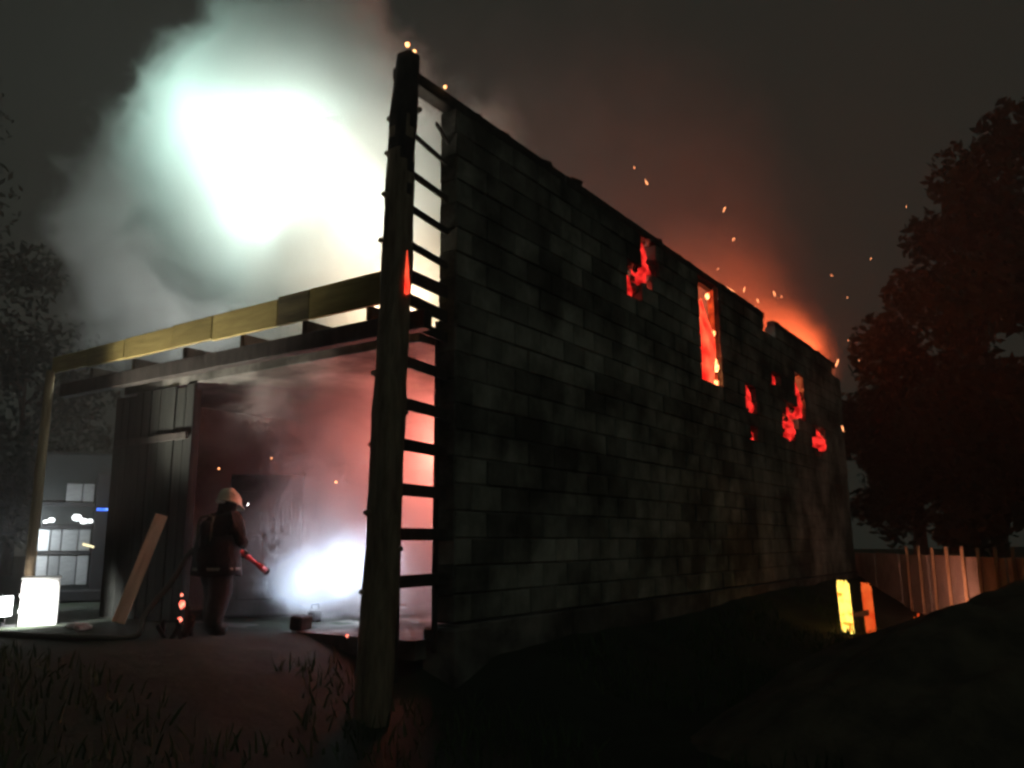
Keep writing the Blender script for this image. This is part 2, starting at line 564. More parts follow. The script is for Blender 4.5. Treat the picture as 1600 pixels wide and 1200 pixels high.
# ================================================================ ladder between the post and the wall
lad = thing('site_ladder', 'dark site ladder of nailed rungs between the log post and the wall edge', 'ladder', (0, 0, 0))
MB().beam((-0.60, 0.05, -0.5), (-0.58, 0.05, 3.3), 0.06, 0.075, 0.006).build('rail', M_CHAR, lad)
MB().beam((0.17, 0.18, -0.3), (0.18, 0.18, 3.35), 0.05, 0.05, 0.006).build('rail', M_CHAR, lad)
for z, t, dz, x0 in ((5.62, .05, -.02, -0.1), (5.33, .06, -.02, -0.6), (4.87, .08, .0, -0.6), (4.46, .085, .0, -0.6), (4.04, .085, .0, -0.6), (3.70, .15, .02, -0.6),
                 (3.42, .14, .0, -0.6), (3.17, .12, 0, -0.6), (2.73, .12, 0, -0.6), (2.28, .125, 0, -0.6), (1.85, .125, 0, -0.6), (1.39, .125, 0, -0.6), (0.94, .125, 0, -0.6), (0.47, .125, 0, -0.6)):
    MB().beam((x0, 0.005, z - dz), (0.3, 0.14, z + dz), 0.03, t, 0.004).build('rung', M_CHAR, lad)

# ================================================================ flames
def flame(loc, h, wdt, label, mat=M_FLAME, seed=0, lean=(0, 0), tongues=3, cat='flame', group=None):
    rr = random.Random(seed)
    mb = MB()
    for t in range(tongues):
        ox, oy = rr.uniform(-wdt, wdt) * 0.55, rr.uniform(-0.05, 0.05)
        hh = h * rr.uniform(0.55, 1.0) if t else h
        pts, rad = [], []
        for k in range(9):
            u = k / 8
            pts.append((ox + lean[0] * u * u + 0.12 * wdt * math.sin(u * 5 + t * 2), oy + lean[1] * u * u + 0.1 * wdt * math.cos(u * 4 + t), hh * u))
            rad.append(max(0.004, wdt * 0.42 * (math.sin(math.pi * min(1, (u * 0.75 + 0.22))) ** 0.9) * (1 - 0.75 * u * u)))
        mb.tube(pts, rad, 9, jit=0.12, seed=seed * 7 + t)
    o = mb.build('flame', mat, None, True, loc)
    return tag(o, label, cat, group)


flame((8.12, 0.34, 3.85), 2.5, 0.5, 'tall salmon red flame at the left side of the upright window opening', M_FLAME, 12, (.1, 0), 3)
flame((8.48, 0.30, 3.86), 2.45, 0.6, 'tall red flame behind the upright window opening of the upper storey', M_FLAME, 1, (0.05, 0.0), 4)
flame((5.68, 0.19, 5.1), 1.0, 0.34, 'narrow red flame in the upper wall gap nearest the log post', M_FLAMEP, 2, (0.0, 0.0), 2)
flame((5.1, 0.19, 4.8), 0.6, 0.3, 'short pink flame low in the stepped wall gap nearest the log post', M_FLAMEP, 3, (-0.05, 0), 2)
flame((10.72, 0.19, 3.6), 0.72, 0.46, 'pink red flame in the small wall gap right of the tall window', M_FLAMEP, 4, (-0.1, 0), 3)
flame((14.6, 0.19, 3.9), 1.25, 0.5, 'upright pink flame in the highest of the far wall gaps', M_FLAMEP, 5, (0, 0), 2)
flame((13.45, 0.19, 3.3), 0.85, 0.62, 'wide pink flame in the lower middle gap of the far wall', M_FLAMEP, 6, (-0.15, 0), 3)
flame((16.3, 0.19, 3.3), 0.62, 0.6, 'low pink flame in the gap nearest the far wall end', M_FLAMEP, 7, (-0.1, 0), 3)
flame((12.65, 0.19, 4.48), 0.34, 0.4, 'small dim flame in the upper left gap of the far cluster', M_FLAMEP, 9, (0, 0), 2)
flame((10.72, 0.19, 2.98), 0.34, 0.3, 'dim pink flame in the lowest gap, under the one right of the window', M_FLAMEP, 10, (0, 0), 2)
flame((-0.735, -0.20, 3.38), 0.48, 0.075, 'thin bright red flame licking the log post at beam height', M_FLAME, 8, (0.02, 0), 2)

# broken block lumps left standing round the gaps
rb = random.Random(21)
for (a_, b_, c_, d_) in holes[1:13]:
    for k in range(5):
        side = rb.randrange(4)
        if side == 0:
            p_ = (a_ + rb.uniform(0, .05), rb.uniform(.03, .2), rb.uniform(c_, d_))
        elif side == 1:
            p_ = (b_ - rb.uniform(-.02, .06), rb.uniform(.03, .2), rb.uniform(c_, d_))
        elif side == 2:
            p_ = (rb.uniform(a_, b_), rb.uniform(.03, .2), c_ + rb.uniform(0, .05))
        else:
            p_ = (rb.uniform(a_, b_), rb.uniform(.03, .2), min(d_, 6.0) - rb.uniform(0, .05))
        MB().ball((0, 0, 0), rb.uniform(.05, .10), 1, .35, k, (1, .8, .9)).build('broken_block', M_BLOCK, wall, False, p_)

# embers on the window jamb
jam = thing('window_frame_remains', 'charred frame of the tall upper window with embers, its firelit jamb made to glow', 'window frame', (8.9, 0.1, 3.9))
MB().box((0.0, 0.05, 1.03), (0.05, 0.12, 2.02), None, 0.008).build('jamb', M_JAMB, jam)
MB().box((-0.5, 0.05, 2.04), (0.95, 0.12, 0.06), None, 0.008).build('head', M_CHAR, jam)
for i, (z, r, dx) in enumerate(((.06, .06, 0), (.38, .08, -.02), (.46, .095, 0), (.58, .03, -.05), (1.02, .07, -.03), (1.1, .05, .02), (1.88, .05, -.03))):
    MB().ball((-0.05 + dx * 1.6, -0.02 + rnd.uniform(-.04, .10), z), r, 2, 0.3, i, (0.6, 0.9, rnd.uniform(.8, 1.7))).build('ember', M_EMBER, jam)

# ================================================================ firefighter
FF = Vector((-0.64, 2.86, -0.17))
FR = R(4)
ff = thing('person', 'firefighter in dark turnout gear and pale helmet aiming a hose into the room', 'person', FF, FR)
J = {'pel': (0, 0, .86), 'sp': (.02, 0, 1.04), 'ch': (.07, 0, 1.24), 'nk': (.12, 0, 1.385), 'hd': (.16, 0, 1.49), 'hd2': (.175, 0, 1.56), 'nose': (.262, 0, 1.50),
     'sL': (.09, .175, 1.31), 'eL': (.20, .25, 1.08), 'hL': (.40, .10, .995), 'sR': (.08, -.175, 1.31), 'eR': (.10, -.27, 1.05), 'hR': (.30, -.13, 1.02),
     'pL': (0, .1, .82), 'kL': (.15, .14, .46), 'aL': (.12, .16, .09), 'tL': (.32, .18, .05),
     'pR': (-.02, -.1, .82), 'kR': (-.04, -.15, .46), 'aR': (-.17, -.18, .09), 'tR': (.03, -.2, .05)}
RAD = {'pel': .165, 'sp': .165, 'ch': .175, 'nk': .075, 'hd': .1, 'hd2': .085, 'nose': .016, 'sL': .1, 'eL': .078, 'hL': .055, 'sR': .1, 'eR': .078, 'hR': .055,
       'pL': .13, 'kL': .112, 'aL': .098, 'tL': .058, 'pR': .13, 'kR': .112, 'aR': .098, 'tR': .058}
E_ = [('pel', 'sp'), ('sp', 'ch'), ('ch', 'nk'), ('nk', 'hd'), ('hd', 'hd2'), ('hd', 'nose'), ('ch', 'sL'), ('sL', 'eL'), ('eL', 'hL'), ('ch', 'sR'), ('sR', 'eR'), ('eR', 'hR'),
      ('pel', 'pL'), ('pL', 'kL'), ('kL', 'aL'), ('aL', 'tL'), ('pel', 'pR'), ('pR', 'kR'), ('kR', 'aR'), ('aR', 'tR')]
keys = list(J)
me = bpy.data.meshes.new('body')
me.from_pydata([J[k] for k in keys], [(keys.index(a), keys.index(b)) for a, b in E_], [])
body = link('body', me, ff)
sk = body.modifiers.new('skin', 'SKIN')
sk.use_smooth_shade = True
lay = me.skin_vertices[0] if me.skin_vertices else None
if lay is None:
    bm = bmesh.new()
    bm.from_mesh(me)
    bm.verts.layers.skin.verify()
    bm.to_mesh(me)
    bm.free()
    lay = me.skin_vertices[0]
for i, k in enumerate(keys):
    bulk = 1.0 if k in ('hd', 'hd2', 'nose', 'nk', 'hL', 'hR') else 1.26
    lay.data[i].radius = (RAD[k] * bulk, RAD[k] * bulk)
    lay.data[i].use_root = (k == 'pel')
sb = body.modifiers.new('sub', 'SUBSURF')
sb.levels = sb.render_levels = 2
dg = bpy.context.evaluated_depsgraph_get()
ev = bpy.data.meshes.new_from_object(body.evaluated_get(dg))
body.modifiers.clear()
body.data = ev
ev.name = 'body'
for v_ in ev.vertices:                       # creases in the heavy cloth
    c_ = v_.co
    if c_.z < 1.36:
        d_ = noise.noise((c_.x * 9, c_.y * 9, c_.z * 14)) * .016 + noise.noise((c_.x * 20, c_.y * 20, c_.z * 26 + 5)) * .007
        v_.co = c_ + v_.normal * d_
ev.materials.clear()
ev.materials.append(M_SUIT)
ev.materials.append(M_SKIN)
for p in ev.polygons:
    p.use_smooth = True
    if p.center.z > 1.42 and p.center.x > 0.17:
        p.material_index = 1

# helmet: dome with brim, comb, visor, neck guard
hc = Vector((.165, 0, 1.53))
hm = MB()
prof = [(0.0, .155), (.05, .148), (.09, .125), (.12, .085), (.134, .035), (.138, -.01), (.15, -.025), (.165, -.035), (.162, -.042), (.135, -.03)]
N = 24
vs, fs = [], []
for i, (r, z) in enumerate(prof):
    for k in range(N):
        a = 2 * math.pi * k / N
        ex = 1.14 if math.cos(a) < 0 else 1.08
        vs.append(hc + Vector((r * math.cos(a) * ex, r * math.sin(a) * .96, z - 0.06 * math.cos(a) * (r / .16))))
for i in range(len(prof) - 1):
    for k in range(N):
        fs.append((i * N + k, i * N + (k + 1) % N, (i + 1) * N + (k + 1) % N, (i + 1) * N + k))
hm.add(vs, fs)
helmet = hm.build('helmet', M_HELMET, ff, True)
hcomb = MB().tube([hc + Vector((-.13, 0, .08)), hc + Vector((-.06, 0, .145)), hc + Vector((.02, 0, .155)), hc + Vector((.1, 0, .1))], [.012, .018, .018, .012], 8).build('comb', M_HELMET, helmet, True)
nm = MB()
for k in range(9):
    pass
vs, fs = [], []
for i in range(10):
    a = R(100 + 160 * i / 9)
    for z, r in ((-0.02, .135), (-.1, .145), (-.17, .165)):
        vs.append(hc + Vector((r * math.cos(a) * 1.05, r * math.sin(a), z)))
for i in range(9):
    for k in range(2):
        fs.append((i * 3 + k, i * 3 + k + 1, (i + 1) * 3 + k + 1, (i + 1) * 3 + k))
nm.add(vs, fs)
ng = nm.build('neck_guard', M_SUIT, helmet, True)
md = ng.modifiers.new('solid', 'SOLIDIFY')
md.thickness = 0.008
MB().tube([hc + Vector((.1, -.09, .0)), hc + Vector((.165, -.1, -.02))], .022, 10).build('helmet_lamp', M_BLACK, helmet)
MB().ball(hc + Vector((.172, -.101, -.022)), .021, 2).build('lamp_lens', M_TLAMP, helmet)
# reflective tape: jacket hem band, chest band, back yoke, cuffs, trouser bands
def ring(c, n, rx, ry, hgt, name='reflective_band', tilt=0.0):
    vs, fs = [], []
    for k in range(n):
        a = 2 * math.pi * k / n
        for dz in (-hgt / 2, hgt / 2):
            vs.append((c[0] + rx * math.cos(a), c[1] + ry * math.sin(a), c[2] + dz + tilt * math.cos(a)))
    for k in range(n):
        q = (k + 1) % n
        fs.append((2 * k, 2 * q, 2 * q + 1, 2 * k + 1))
    mb = MB()
    mb.add(vs, fs)
    o = mb.build(name, M_STRIPE, ff, True)
    m = o.modifiers.new('solid', 'SOLIDIFY')
    m.thickness = 0.006
    return o


# jacket skirt gives the coat its straight hem
vs, fs = [], []
for z, r in ((1.12, .235), (.98, .25), (.84, .262), (.66, .275)):
    for k in range(20):
        a = 2 * math.pi * k / 20
        vs.append(Vector((.012 + r * .95 * math.cos(a), r * 1.04 * math.sin(a), z + 0.01 * math.sin(3 * a))) + Vector((0.014 * math.sin(7 * a + z * 9), 0.014 * math.cos(6 * a - z * 7), 0)))
for i in range(3):
    for k in range(20):
        fs.append((i * 20 + k, i * 20 + (k + 1) % 20, (i + 1) * 20 + (k + 1) % 20, (i + 1) * 20 + k))
jk = MB()
jk.add(vs, fs)
coat = jk.build('coat_skirt', M_SUIT, ff, True)
md = coat.modifiers.new('solid', 'SOLIDIFY')
md.thickness = 0.012
ring((.013, 0, .74), 24, .268, .292, .035)
# air cylinder harness outline on the back
hb = MB()
hb.tube([(-.195, .11, 1.06), (-.195, .12, 1.25), (-.165, .11, 1.34), (-.155, 0, 1.36), (-.165, -.11, 1.34), (-.195, -.12, 1.25), (-.195, -.11, 1.06)], .014, 8)
hb.build('harness_strap', M_STRIPE, ff, True)
MB().tube([(-.17, 0, .96), (-.18, 0, 1.0), (-.18, 0, 1.24), (-.17, 0, 1.3)], [.04, .07, .07, .035], 14).build('air_cylinder', M_BLACK, ff, True)

# nozzle axis in the firefighter's frame: from near the belly down and forward
nzA, nzB = Vector((.22, .01, 1.03)), Vector((.78, .0, .70))
nd = (nzB - nzA).normalized()


def glove(c, side, name):
    """palm plus four unequal fingers and a thumb closed round the nozzle"""
    c = Vector(c)
    u = nd
    a = Vector((0, 1, 0))
    b = u.cross(a).normalized()
    mb = MB()
    mb.ball(c + a * side * .042 - b * .0, .04, 2, 0.03, 2, (1.15, .55, 1.0))
    for k, ln in enumerate((0.82, 1.0, 0.94, 0.74)):
        o = c + u * (-.033 + .022 * k)
        pts = []
        for s in range(6):
            ang = side * (R(10) + R(205) * ln * s / 5)
            rr = .041 - .004 * (s / 5)
            pts.append(o + (a * math.cos(ang) * side * side + b * math.sin(ang)) * rr if side > 0 else o + (-a * math.cos(ang) + b * math.sin(-ang) * -1) * rr)
        mb.tube(pts, [.012, .0115, .011, .0105, .010, .008], 8)
    t = c + u * -.03
    mb.tube([t + a * side * .04, t + a * side * .03 - b * .035, t + u * .03 - b * .043, t + u * .055 - a * side * .01 - b * .04], [.015, .013, .012, .009], 8)
    return mb.build(name, M_RUBBER, ff, True)


glove(nzA + nd * .10, -1, 'glove')
glove(nzA + nd * .24, 1, 'glove')

# hose with nozzle, held and trailing away to the left
Mff = Matrix.Translation(FF) @ Matrix.Rotation(FR, 4, 'Z')
hose = thing('fire_hose', 'fire hose with red nozzle held by the firefighter, trailing away left', 'hose')


def W(p):
    return Mff @ Vector(p)


a, b = W(nzA), W(nzB)
d = (b - a).normalized()
MB().tube([a, a + d * .1, a + d * .12, a + d * .34, a + d * .36, a + d * .50, a + d * .52, b], [.026, .026, .034, .036, .028, .027, .036, .04], 14).build('nozzle', M_NOZ, hose, True)
MB().tube([b, b + d * .04], [.042, .046], 14).build('nozzle_tip', M_BLACK, hose, True)
hp = [a - d * .0, W((.05, -.02, 1.1)) + Vector((0, 0, -.06)), W((-.12, .27, .95)), W((-.32, .36, .60)), W((-.6, .42, .24))]
q = Vector((-1.9, 3.05, 0))
for (x, y) in ((-1.45, 3.1), (-1.75, 3.5), (-1.9, 4.1), (-2.0, 4.8), (-2.2, 5.6), (-2.9, 6.6), (-4.0, 7.6)):
    hp.append(Vector((x, y, gz(x, y) + .035)))


def catmull(P, n=8):
    out = []
    for i in range(len(P) - 1):
        p0, p1, p2, p3 = P[max(i - 1, 0)], P[i], P[i + 1], P[min(i + 2, len(P) - 1)]
        for k in range(n):
            t = k / n
            out.append(0.5 * ((2 * p1) + (p2 - p0) * t + (2 * p0 - 5 * p1 + 4 * p2 - p3) * t * t + (-p0 + 3 * p1 - 3 * p2 + p3) * t ** 3))
    out.append(P[-1])
    return out


MB().tube(catmull([Vector(p) for p in hp]), .032, 10).build('hose_line', M_HOSE, hose, True)

# ================================================================ left: leaning plank, floodlight, crate, stones
pl = MB()
pl.box((0, 0, 0.72), (0.16, 0.035, 1.44), None, 0.006)
plank = pl.build('leaning_plank', M_PINE2, None, False, (-0.75, 4.62, -0.12))
plank.rotation_euler = (R(-6), R(17), R(-35))
tag(plank, 'pale timber plank leaning against the sooty front boarding', 'plank')

fl = thing('work_floodlight', 'blazing white portable floodlight on the ground at the far left edge', 'floodlight', (-1.72, 5.72, gz(-1.72, 5.72)), R(-62))
MB().box((0, 0, .27), (.16, .36, .28), None, .02).build('lamp_housing', M_BLACK, fl)
MB().box((.085, 0, .27), (.012, .32, .24), None, .004).build('lens', M_LENS, fl)
for s in (-1, 1):
    MB().beam((-.05, s * .2, 0), (-.02, s * .2, .3), .025, .025).build('stand_leg', M_BLACK, fl)
MB().beam((-.18, -.2, .015), (.14, -.2, .015), .03, .03).beam((-.18, .2, .015), (.14, .2, .015), .03, .03).build('stand_foot', M_BLACK, fl)

crate = thing('white_crate', 'white plastic crate lit glaring white beside the floodlight', 'crate', (-1.05, 6.0, gz(-1.05, 6.0) - 0.02), R(-28))
MB().box((0, 0, .30), (.44, .5, .6), None, .02).build('crate_body', M_WHITE, crate)
MB().box((0, 0, .615), (.47, .53, .035), None, .008).build('lid', M_WHITE, crate)
for z in (.2, .4):
    MB().box((-.225, 0, z), (.02, .5, .03), None, .004).build('rib', M_WHITE, crate)

for i, (x, y, r, lab) in enumerate(((-1.25, 4.75, .075, 'pale rubble stone lying left of its twin before the boarding'), (-1.32, 4.42, .085, 'pale rubble stone lying nearest the leaning plank foot'))):
    o = MB().ball((0, 0, r * .5), r, 2, .12, i, (1.3, .9, .6)).build('rubble_stone', M_STONE, None, False, (x, y, gz(x, y)))
    tag(o, lab, 'stone')
o = MB().box((0, 0, .07), (.28, .16, .16), Matrix.Rotation(.3, 3, 'Z') @ Matrix.Rotation(.12, 3, 'X'), .02).build('charred_block', M_CHAR, None, False, (0.12, 2.2, -0.14))
tag(o, 'dark charred block lying on the floor before the bright steam', 'block')

# glowing embers on the ground
for i, (p, r, lab) in enumerate((((-1.16, 2.72, 0.20), .035, 'largest glowing red ember left of the firefighter legs'),
                          ((-1.15, 2.75, .30), .016, 'small ember above the largest one beside the firefighter'),
                          ((-1.24, 2.62, .05), .024, 'pinkish ember low on the bank left of the firefighter boots'),
                          ((-2.62, 0.62, -0.86), .03, 'single bright ember lying alone on the dark foreground ground'),
                          ((-1.05, 0.25, -0.02), .016, 'tiny ember beside the foot of the log post'))):
    o = MB().ball((0, 0, 0), r, 1, .3, i, (1, 1, 1.3)).build('ember', M_EMBER2, None, False, p)
    tag(o, lab, 'ember', 'embers on the ground')
# heap the embers lie on
hp_ = MB()
for i in range(8):
    x, y = -1.12 + rnd.uniform(-.18, .18), 2.74 + rnd.uniform(-.18, .18)
    hp_.beam((x, y, -0.2), (x + rnd.uniform(-.15, .15), y + rnd.uniform(-.15, .15), rnd.uniform(-.05, .22)), .03, .04)
tag(hp_.build('smouldering_debris', M_CHAR), 'small heap of charred smouldering sticks left of the firefighter', 'debris')

# ================================================================ fire truck beyond the passage
tax = Vector((.47, .883, 0)).normalized()
trk = thing('fire_truck', 'fire truck parked beyond the passage at the left, its rear lockers lit', 'fire truck', (3.05, 14.85, -1.25), math.atan2(tax.y, tax.x))
# local x away from camera, local y to the left (negative y = right)
Z0 = .45
body_t = MB().box((3.0, -1.15, 2.5), (6.0, 2.3, 3.7), None, .06).build('truck_body', M_TRUCK, trk)
for i, (y0, y1) in enumerate(((-0.05, -.42), (-.44, -.66), (-.68, -1.02), (-1.04, -1.28))):
    for (z0, z1) in ((1.2, 1.9), (2.0, 2.5)) + (((3.15, 3.6),) if i > 1 else ()):
        MB().box((-.02, (y0 + y1) / 2, (z0 + z1) / 2), (.05, abs(y1 - y0), z1 - z0), None, .012).build('locker_door', M_ALU, trk)
for z in (1.95, 2.57, 3.1):
    MB().box((-.05, -.66, z), (.12, 1.28, .09), None, .012).build('locker_ledge', M_BLACK, trk)
MB().box((-.04, -1.75, 2.3), (.1, .85, 3.1), None, .02).build('rear_dark_panel', M_BLACK, trk)  # black panel carries the darkness of the unlit right half
MB().box((-.1, -1.15, .95), (.3, 2.3, .28), None, .04).build('bumper', M_BLACK, trk)
MB().box((-.05, -.02, 2.1), (.08, .07, 2.2), None, .012).build('corner_trim', M_WHITE, trk)
for (y, z, r) in ((-.42, 2.72, .07), (-.30, 2.68, .05), (-.95, 2.78, .1), (-1.1, 2.7, .08), (-1.24, 2.7, .06)):
    MB().ball((-.1, y, z), r, 2, .05, 1, (.5, 1.1, .8)).build('work_lamp', M_TLAMP, trk)
MB().box((-.1, -1.25, 2.12), (.03, .26, .05), Matrix.Rotation(R(16), 3, 'X')).build('marker_lamp', M_YEL, trk)
MB().box((-.15, -1.56, 2.98), (.05, .4, .05), None, .01).build('blue_beacon', M_BLUE, trk)
for (yy, xx) in ((-.25, 1.2), (-2.05, 1.2), (-.25, 4.8), (-2.05, 4.8)):
    wh = MB().tube([(xx, yy - .13, .7), (xx, yy + .13, .7)], .5, 20).build('wheel', M_RUBBER, trk)
    MB().tube([(xx, yy - .14, .7), (xx, yy + .14, .7)], .25, 14).build('rim', M_ALU, wh)

for i, (p, lab) in enumerate((((-0.95, 7.55, .62), 'small white lamp just left of the porch post'), ((-0.6, 7.15, .63), 'small white lamp just right of the porch post'))):
    pass

# ================================================================ right: burning boards, fence, mound
for (p, wd, h, mt, lab, rz) in (((9.7, -1.85, -.86), .23, .93, M_BURN, 'upright board burning bright yellow at the right end of the plinth', 0),
                            ((10.45, -2.1, -.9), .19, .90, M_BURN2, 'narrower upright board glowing orange beside the yellow burning one', 0)):
    mb = MB()
    mb.box((0, 0, h / 2), (.05, wd, h), None, .01)
    for k in range(3):
        yy = wd * (-.3 + .3 * k)
        mb.tube([(0, yy, h - .03), (0, yy + .01, h + .02 + .02 * k), (0, yy, h + .06)], [.035, .025, .004], 6)
    o = mb.build('burning_board', mt, None, False, p)
    o.rotation_euler = (R(-2.5), R(1), R(-14))
    tag(o, lab, 'board')
o = MB().beam((9.85, -1.9, -.52), (10.5, -2.08, -.5), .05, .1, .008).build('charred_rail', M_CHAR)
tag(o, 'dark rail nailed across between the two glowing boards', 'rail')

FA, FB = Vector((19.6, 0.05, 0)), Vector((9.3, -5.35, 0))
fd = (FB - FA)
fence = thing('boundary_fence', 'low concrete boundary fence with thin stakes, glowing red in the firelight', 'fence', (0, 0, 0))
for i in range(6):
    p, q = FA + fd * (i / 6 + .004), FA + fd * ((i + 1) / 6 - .004)
    zt = .52 + .012 * (i % 2)
    c = (p + q) / 2
    MB().beam((p.x, p.y, zt / 2 - .65), (q.x, q.y, zt / 2 - .65), .08, zt + 1.3, .012).build('fence_panel', M_FENCE, fence)
nrm = Vector((fd.y, -fd.x, 0)).normalized()
if nrm.dot(CAM - FA) < 0:
    nrm = -nrm
for t in (.40, .47, .54, .61, .68, .745, .81, .87, .93, .99):
    p = FA + fd * t + nrm * .09
    h = .68 + .06 * rnd.random()
    MB().beam((p.x, p.y, -1.2), (p.x + .02 * rnd.uniform(-1, 1), p.y, h), .06, .06, .008).build('stake', M_PINE2, fence)

gf_ = MB()  # ground fire added as a source for the red light on the fence
for k in range(5):
    a_ = k * 1.3
    gf_.tube([(.12 * math.cos(a_), .12 * math.sin(a_), 0), (.1 * math.cos(a_ + .3), .1 * math.sin(a_ + .3), .09), (.05 * math.cos(a_), .05 * math.sin(a_), .2 + .04 * k)], [.06, .05, .005], 8, jit=.1)
tag(gf_.build('flame', M_BURN2, None, True, (11.7, -2.7, -.92)), 'added low orange ground fire between the fence and the soil heap', 'flame')

# soil mound
bm = bmesh.new()
bmesh.ops.create_grid(bm, x_segments=70, y_segments=70, size=1)
for v in bm.verts:
    x, y = v.co.x, v.co.y
    r = math.hypot(x * 1.0, y)
    h = max(0, 1 - r * r) ** 1.15
    h *= 1 + .22 * noise.noise((x * 2.4, y * 2.4, 3)) + .1 * noise.noise((x * 7, y * 7, 8))
    v.co = Vector((x * 4.6, y * 2.2, h * 1.5 - .12 + .05 * noise.noise((x * 16, y * 16, 2)) * min(1, h * 4)))
me = bpy.data.meshes.new('soil_mound')
bm.to_mesh(me)
bm.free()
me.materials.append(M_SOIL)
me.polygons.foreach_set('use_smooth', [True] * len(me.polygons))
md_ = link('soil_mound', me, None, (3.6, -5.5, -1.05))
md_.rotation_euler = (0, 0, R(-42))
tag(md_, 'dark heap of excavated soil in the right foreground', 'soil heap')
for i, (x, y, z, r) in enumerate(((5.2, -3.9, -.3, .11),)):
    o = MB().ball((0, 0, 0), r, 2, .15, 9, (1.4, .8, .5)).build('rubble_stone', M_STONE, None, False, (x, y, z))
    tag(o, 'flat pale stone half way up the dark soil heap', 'stone')

# ================================================================ trees
def tree(loc, h, cr, seed, label, squash=1.0, leaves=5200, trunk_r=.22, leaf=.17):
    rr = random.Random(seed)
    t = thing('tree', label, 'tree', loc, rr.uniform(0, 6), 'trees round the house')
    mb = MB()
    mb.tube([(0, 0, -.3), (.05, .02, h * .25), (-.06, .08, h * .5), (.05, 0, h * .8)], [trunk_r * 1.25, trunk_r, trunk_r * .65, trunk_r * .2], 9, jit=.08)
    cl = []
    for k in range(30):
        a = rr.uniform(0, 6.283)
        u = rr.random()
        zz = h * (.22 + .76 * u)
        rmax = cr * (math.sin(math.pi * min(1, .12 + u * .86)) ** .75)
        r = rmax * math.sqrt(rr.random())
        c = Vector((r * math.cos(a), r * math.sin(a) * squash, zz))
        cl.append((c, cr * rr.uniform(.22, .42)))
        b0 = Vector((0, 0, max(h * .2, zz - r * .8)))
        if k < 16:
            mb.tube([b0, (b0 + c) / 2 + Vector((0, 0, .15)), c], [trunk_r * .35, trunk_r * .2, .02], 5)
    mb.build('trunk', M_BARK, t, True)
    v, f = [], []
    for k in range(leaves):
        c, s = cl[rr.randrange(len(cl))]
        d = Vector((rr.gauss(0, 1), rr.gauss(0, 1), rr.gauss(0, .8)))
        p = c + d.normalized() * s * (rr.random() ** .45)
        n1 = Vector((rr.gauss(0, 1), rr.gauss(0, 1), rr.gauss(0, 1))).normalized()
        n2 = n1.orthogonal().normalized()
        l = leaf * rr.uniform(.6, 1.4)
        b = len(v)
        v += [p - n1 * l, p + n2 * l * .45, p + n1 * l, p - n2 * l * .45]
        f.append((b, b + 1, b + 2, b + 3))
    cm = MB()
    cm.v, cm.f = [tuple(x) for x in v], f
    cm.build('crown', M_LEAF, t)
    return t


tree((45.8, -1.7, -1.0), 21.5, 6.2, 11, 'broad dark tree at the right, behind the fence', leaves=15000, trunk_r=.4, leaf=.3)
tree((39.2, 1.2, -1.0), 13.0, 4.0, 12, 'lower dark tree close beside the far end of the house', leaves=11000, trunk_r=.3, leaf=.26)
tree((36.2, -5.3, -1.0), 21.5, 5.6, 13, 'tall dark tree at the right frame edge, nearest of the right group', leaves=15000, trunk_r=.4, leaf=.28)
tree((36.0, -1.6, -1.0), 9.0, 3.6, 14, 'low dark bushy tree directly behind the staked fence', leaves=9000, trunk_r=.25, leaf=.24)
tree((3.0, 30.0, -1.2), 21.0, 6.0, 15, 'tall dark tree at the left frame edge beyond the passage', leaves=14000)
tree((12.5, 36.0, -1.2), 13.0, 5.5, 16, 'dark tree standing behind the fire truck', leaves=6500)

# ================================================================ grass and weeds on the dark foreground
rr = random.Random(5)
v, f = [], []
for k in range(26000):
    x, y = rr.uniform(-7.5, 12), rr.uniform(-6.5, 7.5)
    if x > -0.3 and y > -0.35:
        continue
    if noise.noise((x * .6, y * .6, 9)) < -.12 or (x > -2.4 and y > 1.2):
        continue
    if (Vector((x, y, 0)) - Vector((CAM.x, CAM.y, 0))).length < 1.6:
        continue
    z = gz(x, y)
    h = rr.uniform(.05, .22)
    a = rr.uniform(0, 6.283)
    dx, dy = math.cos(a) * .012, math.sin(a) * .012
    lx, ly = rr.gauss(0, .05), rr.gauss(0, .05)
    b = len(v)
    v += [(x - dx, y - dy, z - .01), (x + dx, y + dy, z - .01), (x + lx * .5 + dx * .6, y + ly * .5 + dy * .6, z + h * .6), (x + lx, y + ly, z + h)]
    f += [(b, b + 1, b + 2), (b, b + 2, b + 3)]
gm = MB()
gm.v, gm.f = v, f
tag(gm.build('grass', M_GRASS), 'rough dark grass over the foreground and along the plinth', 'grass', kind='stuff')

# ================================================================ sparks: small burning flakes in the air
def pix(px_, py_, d_):
    x, y = (px_ - 800) / 1300, -(py_ - 600) / 1300
    x, y = _c * x + _s * y, -_s * x + _c * y
    q = _fw + x * _r + y * _up
    return CAM + q * (d_ / q.dot(_f))


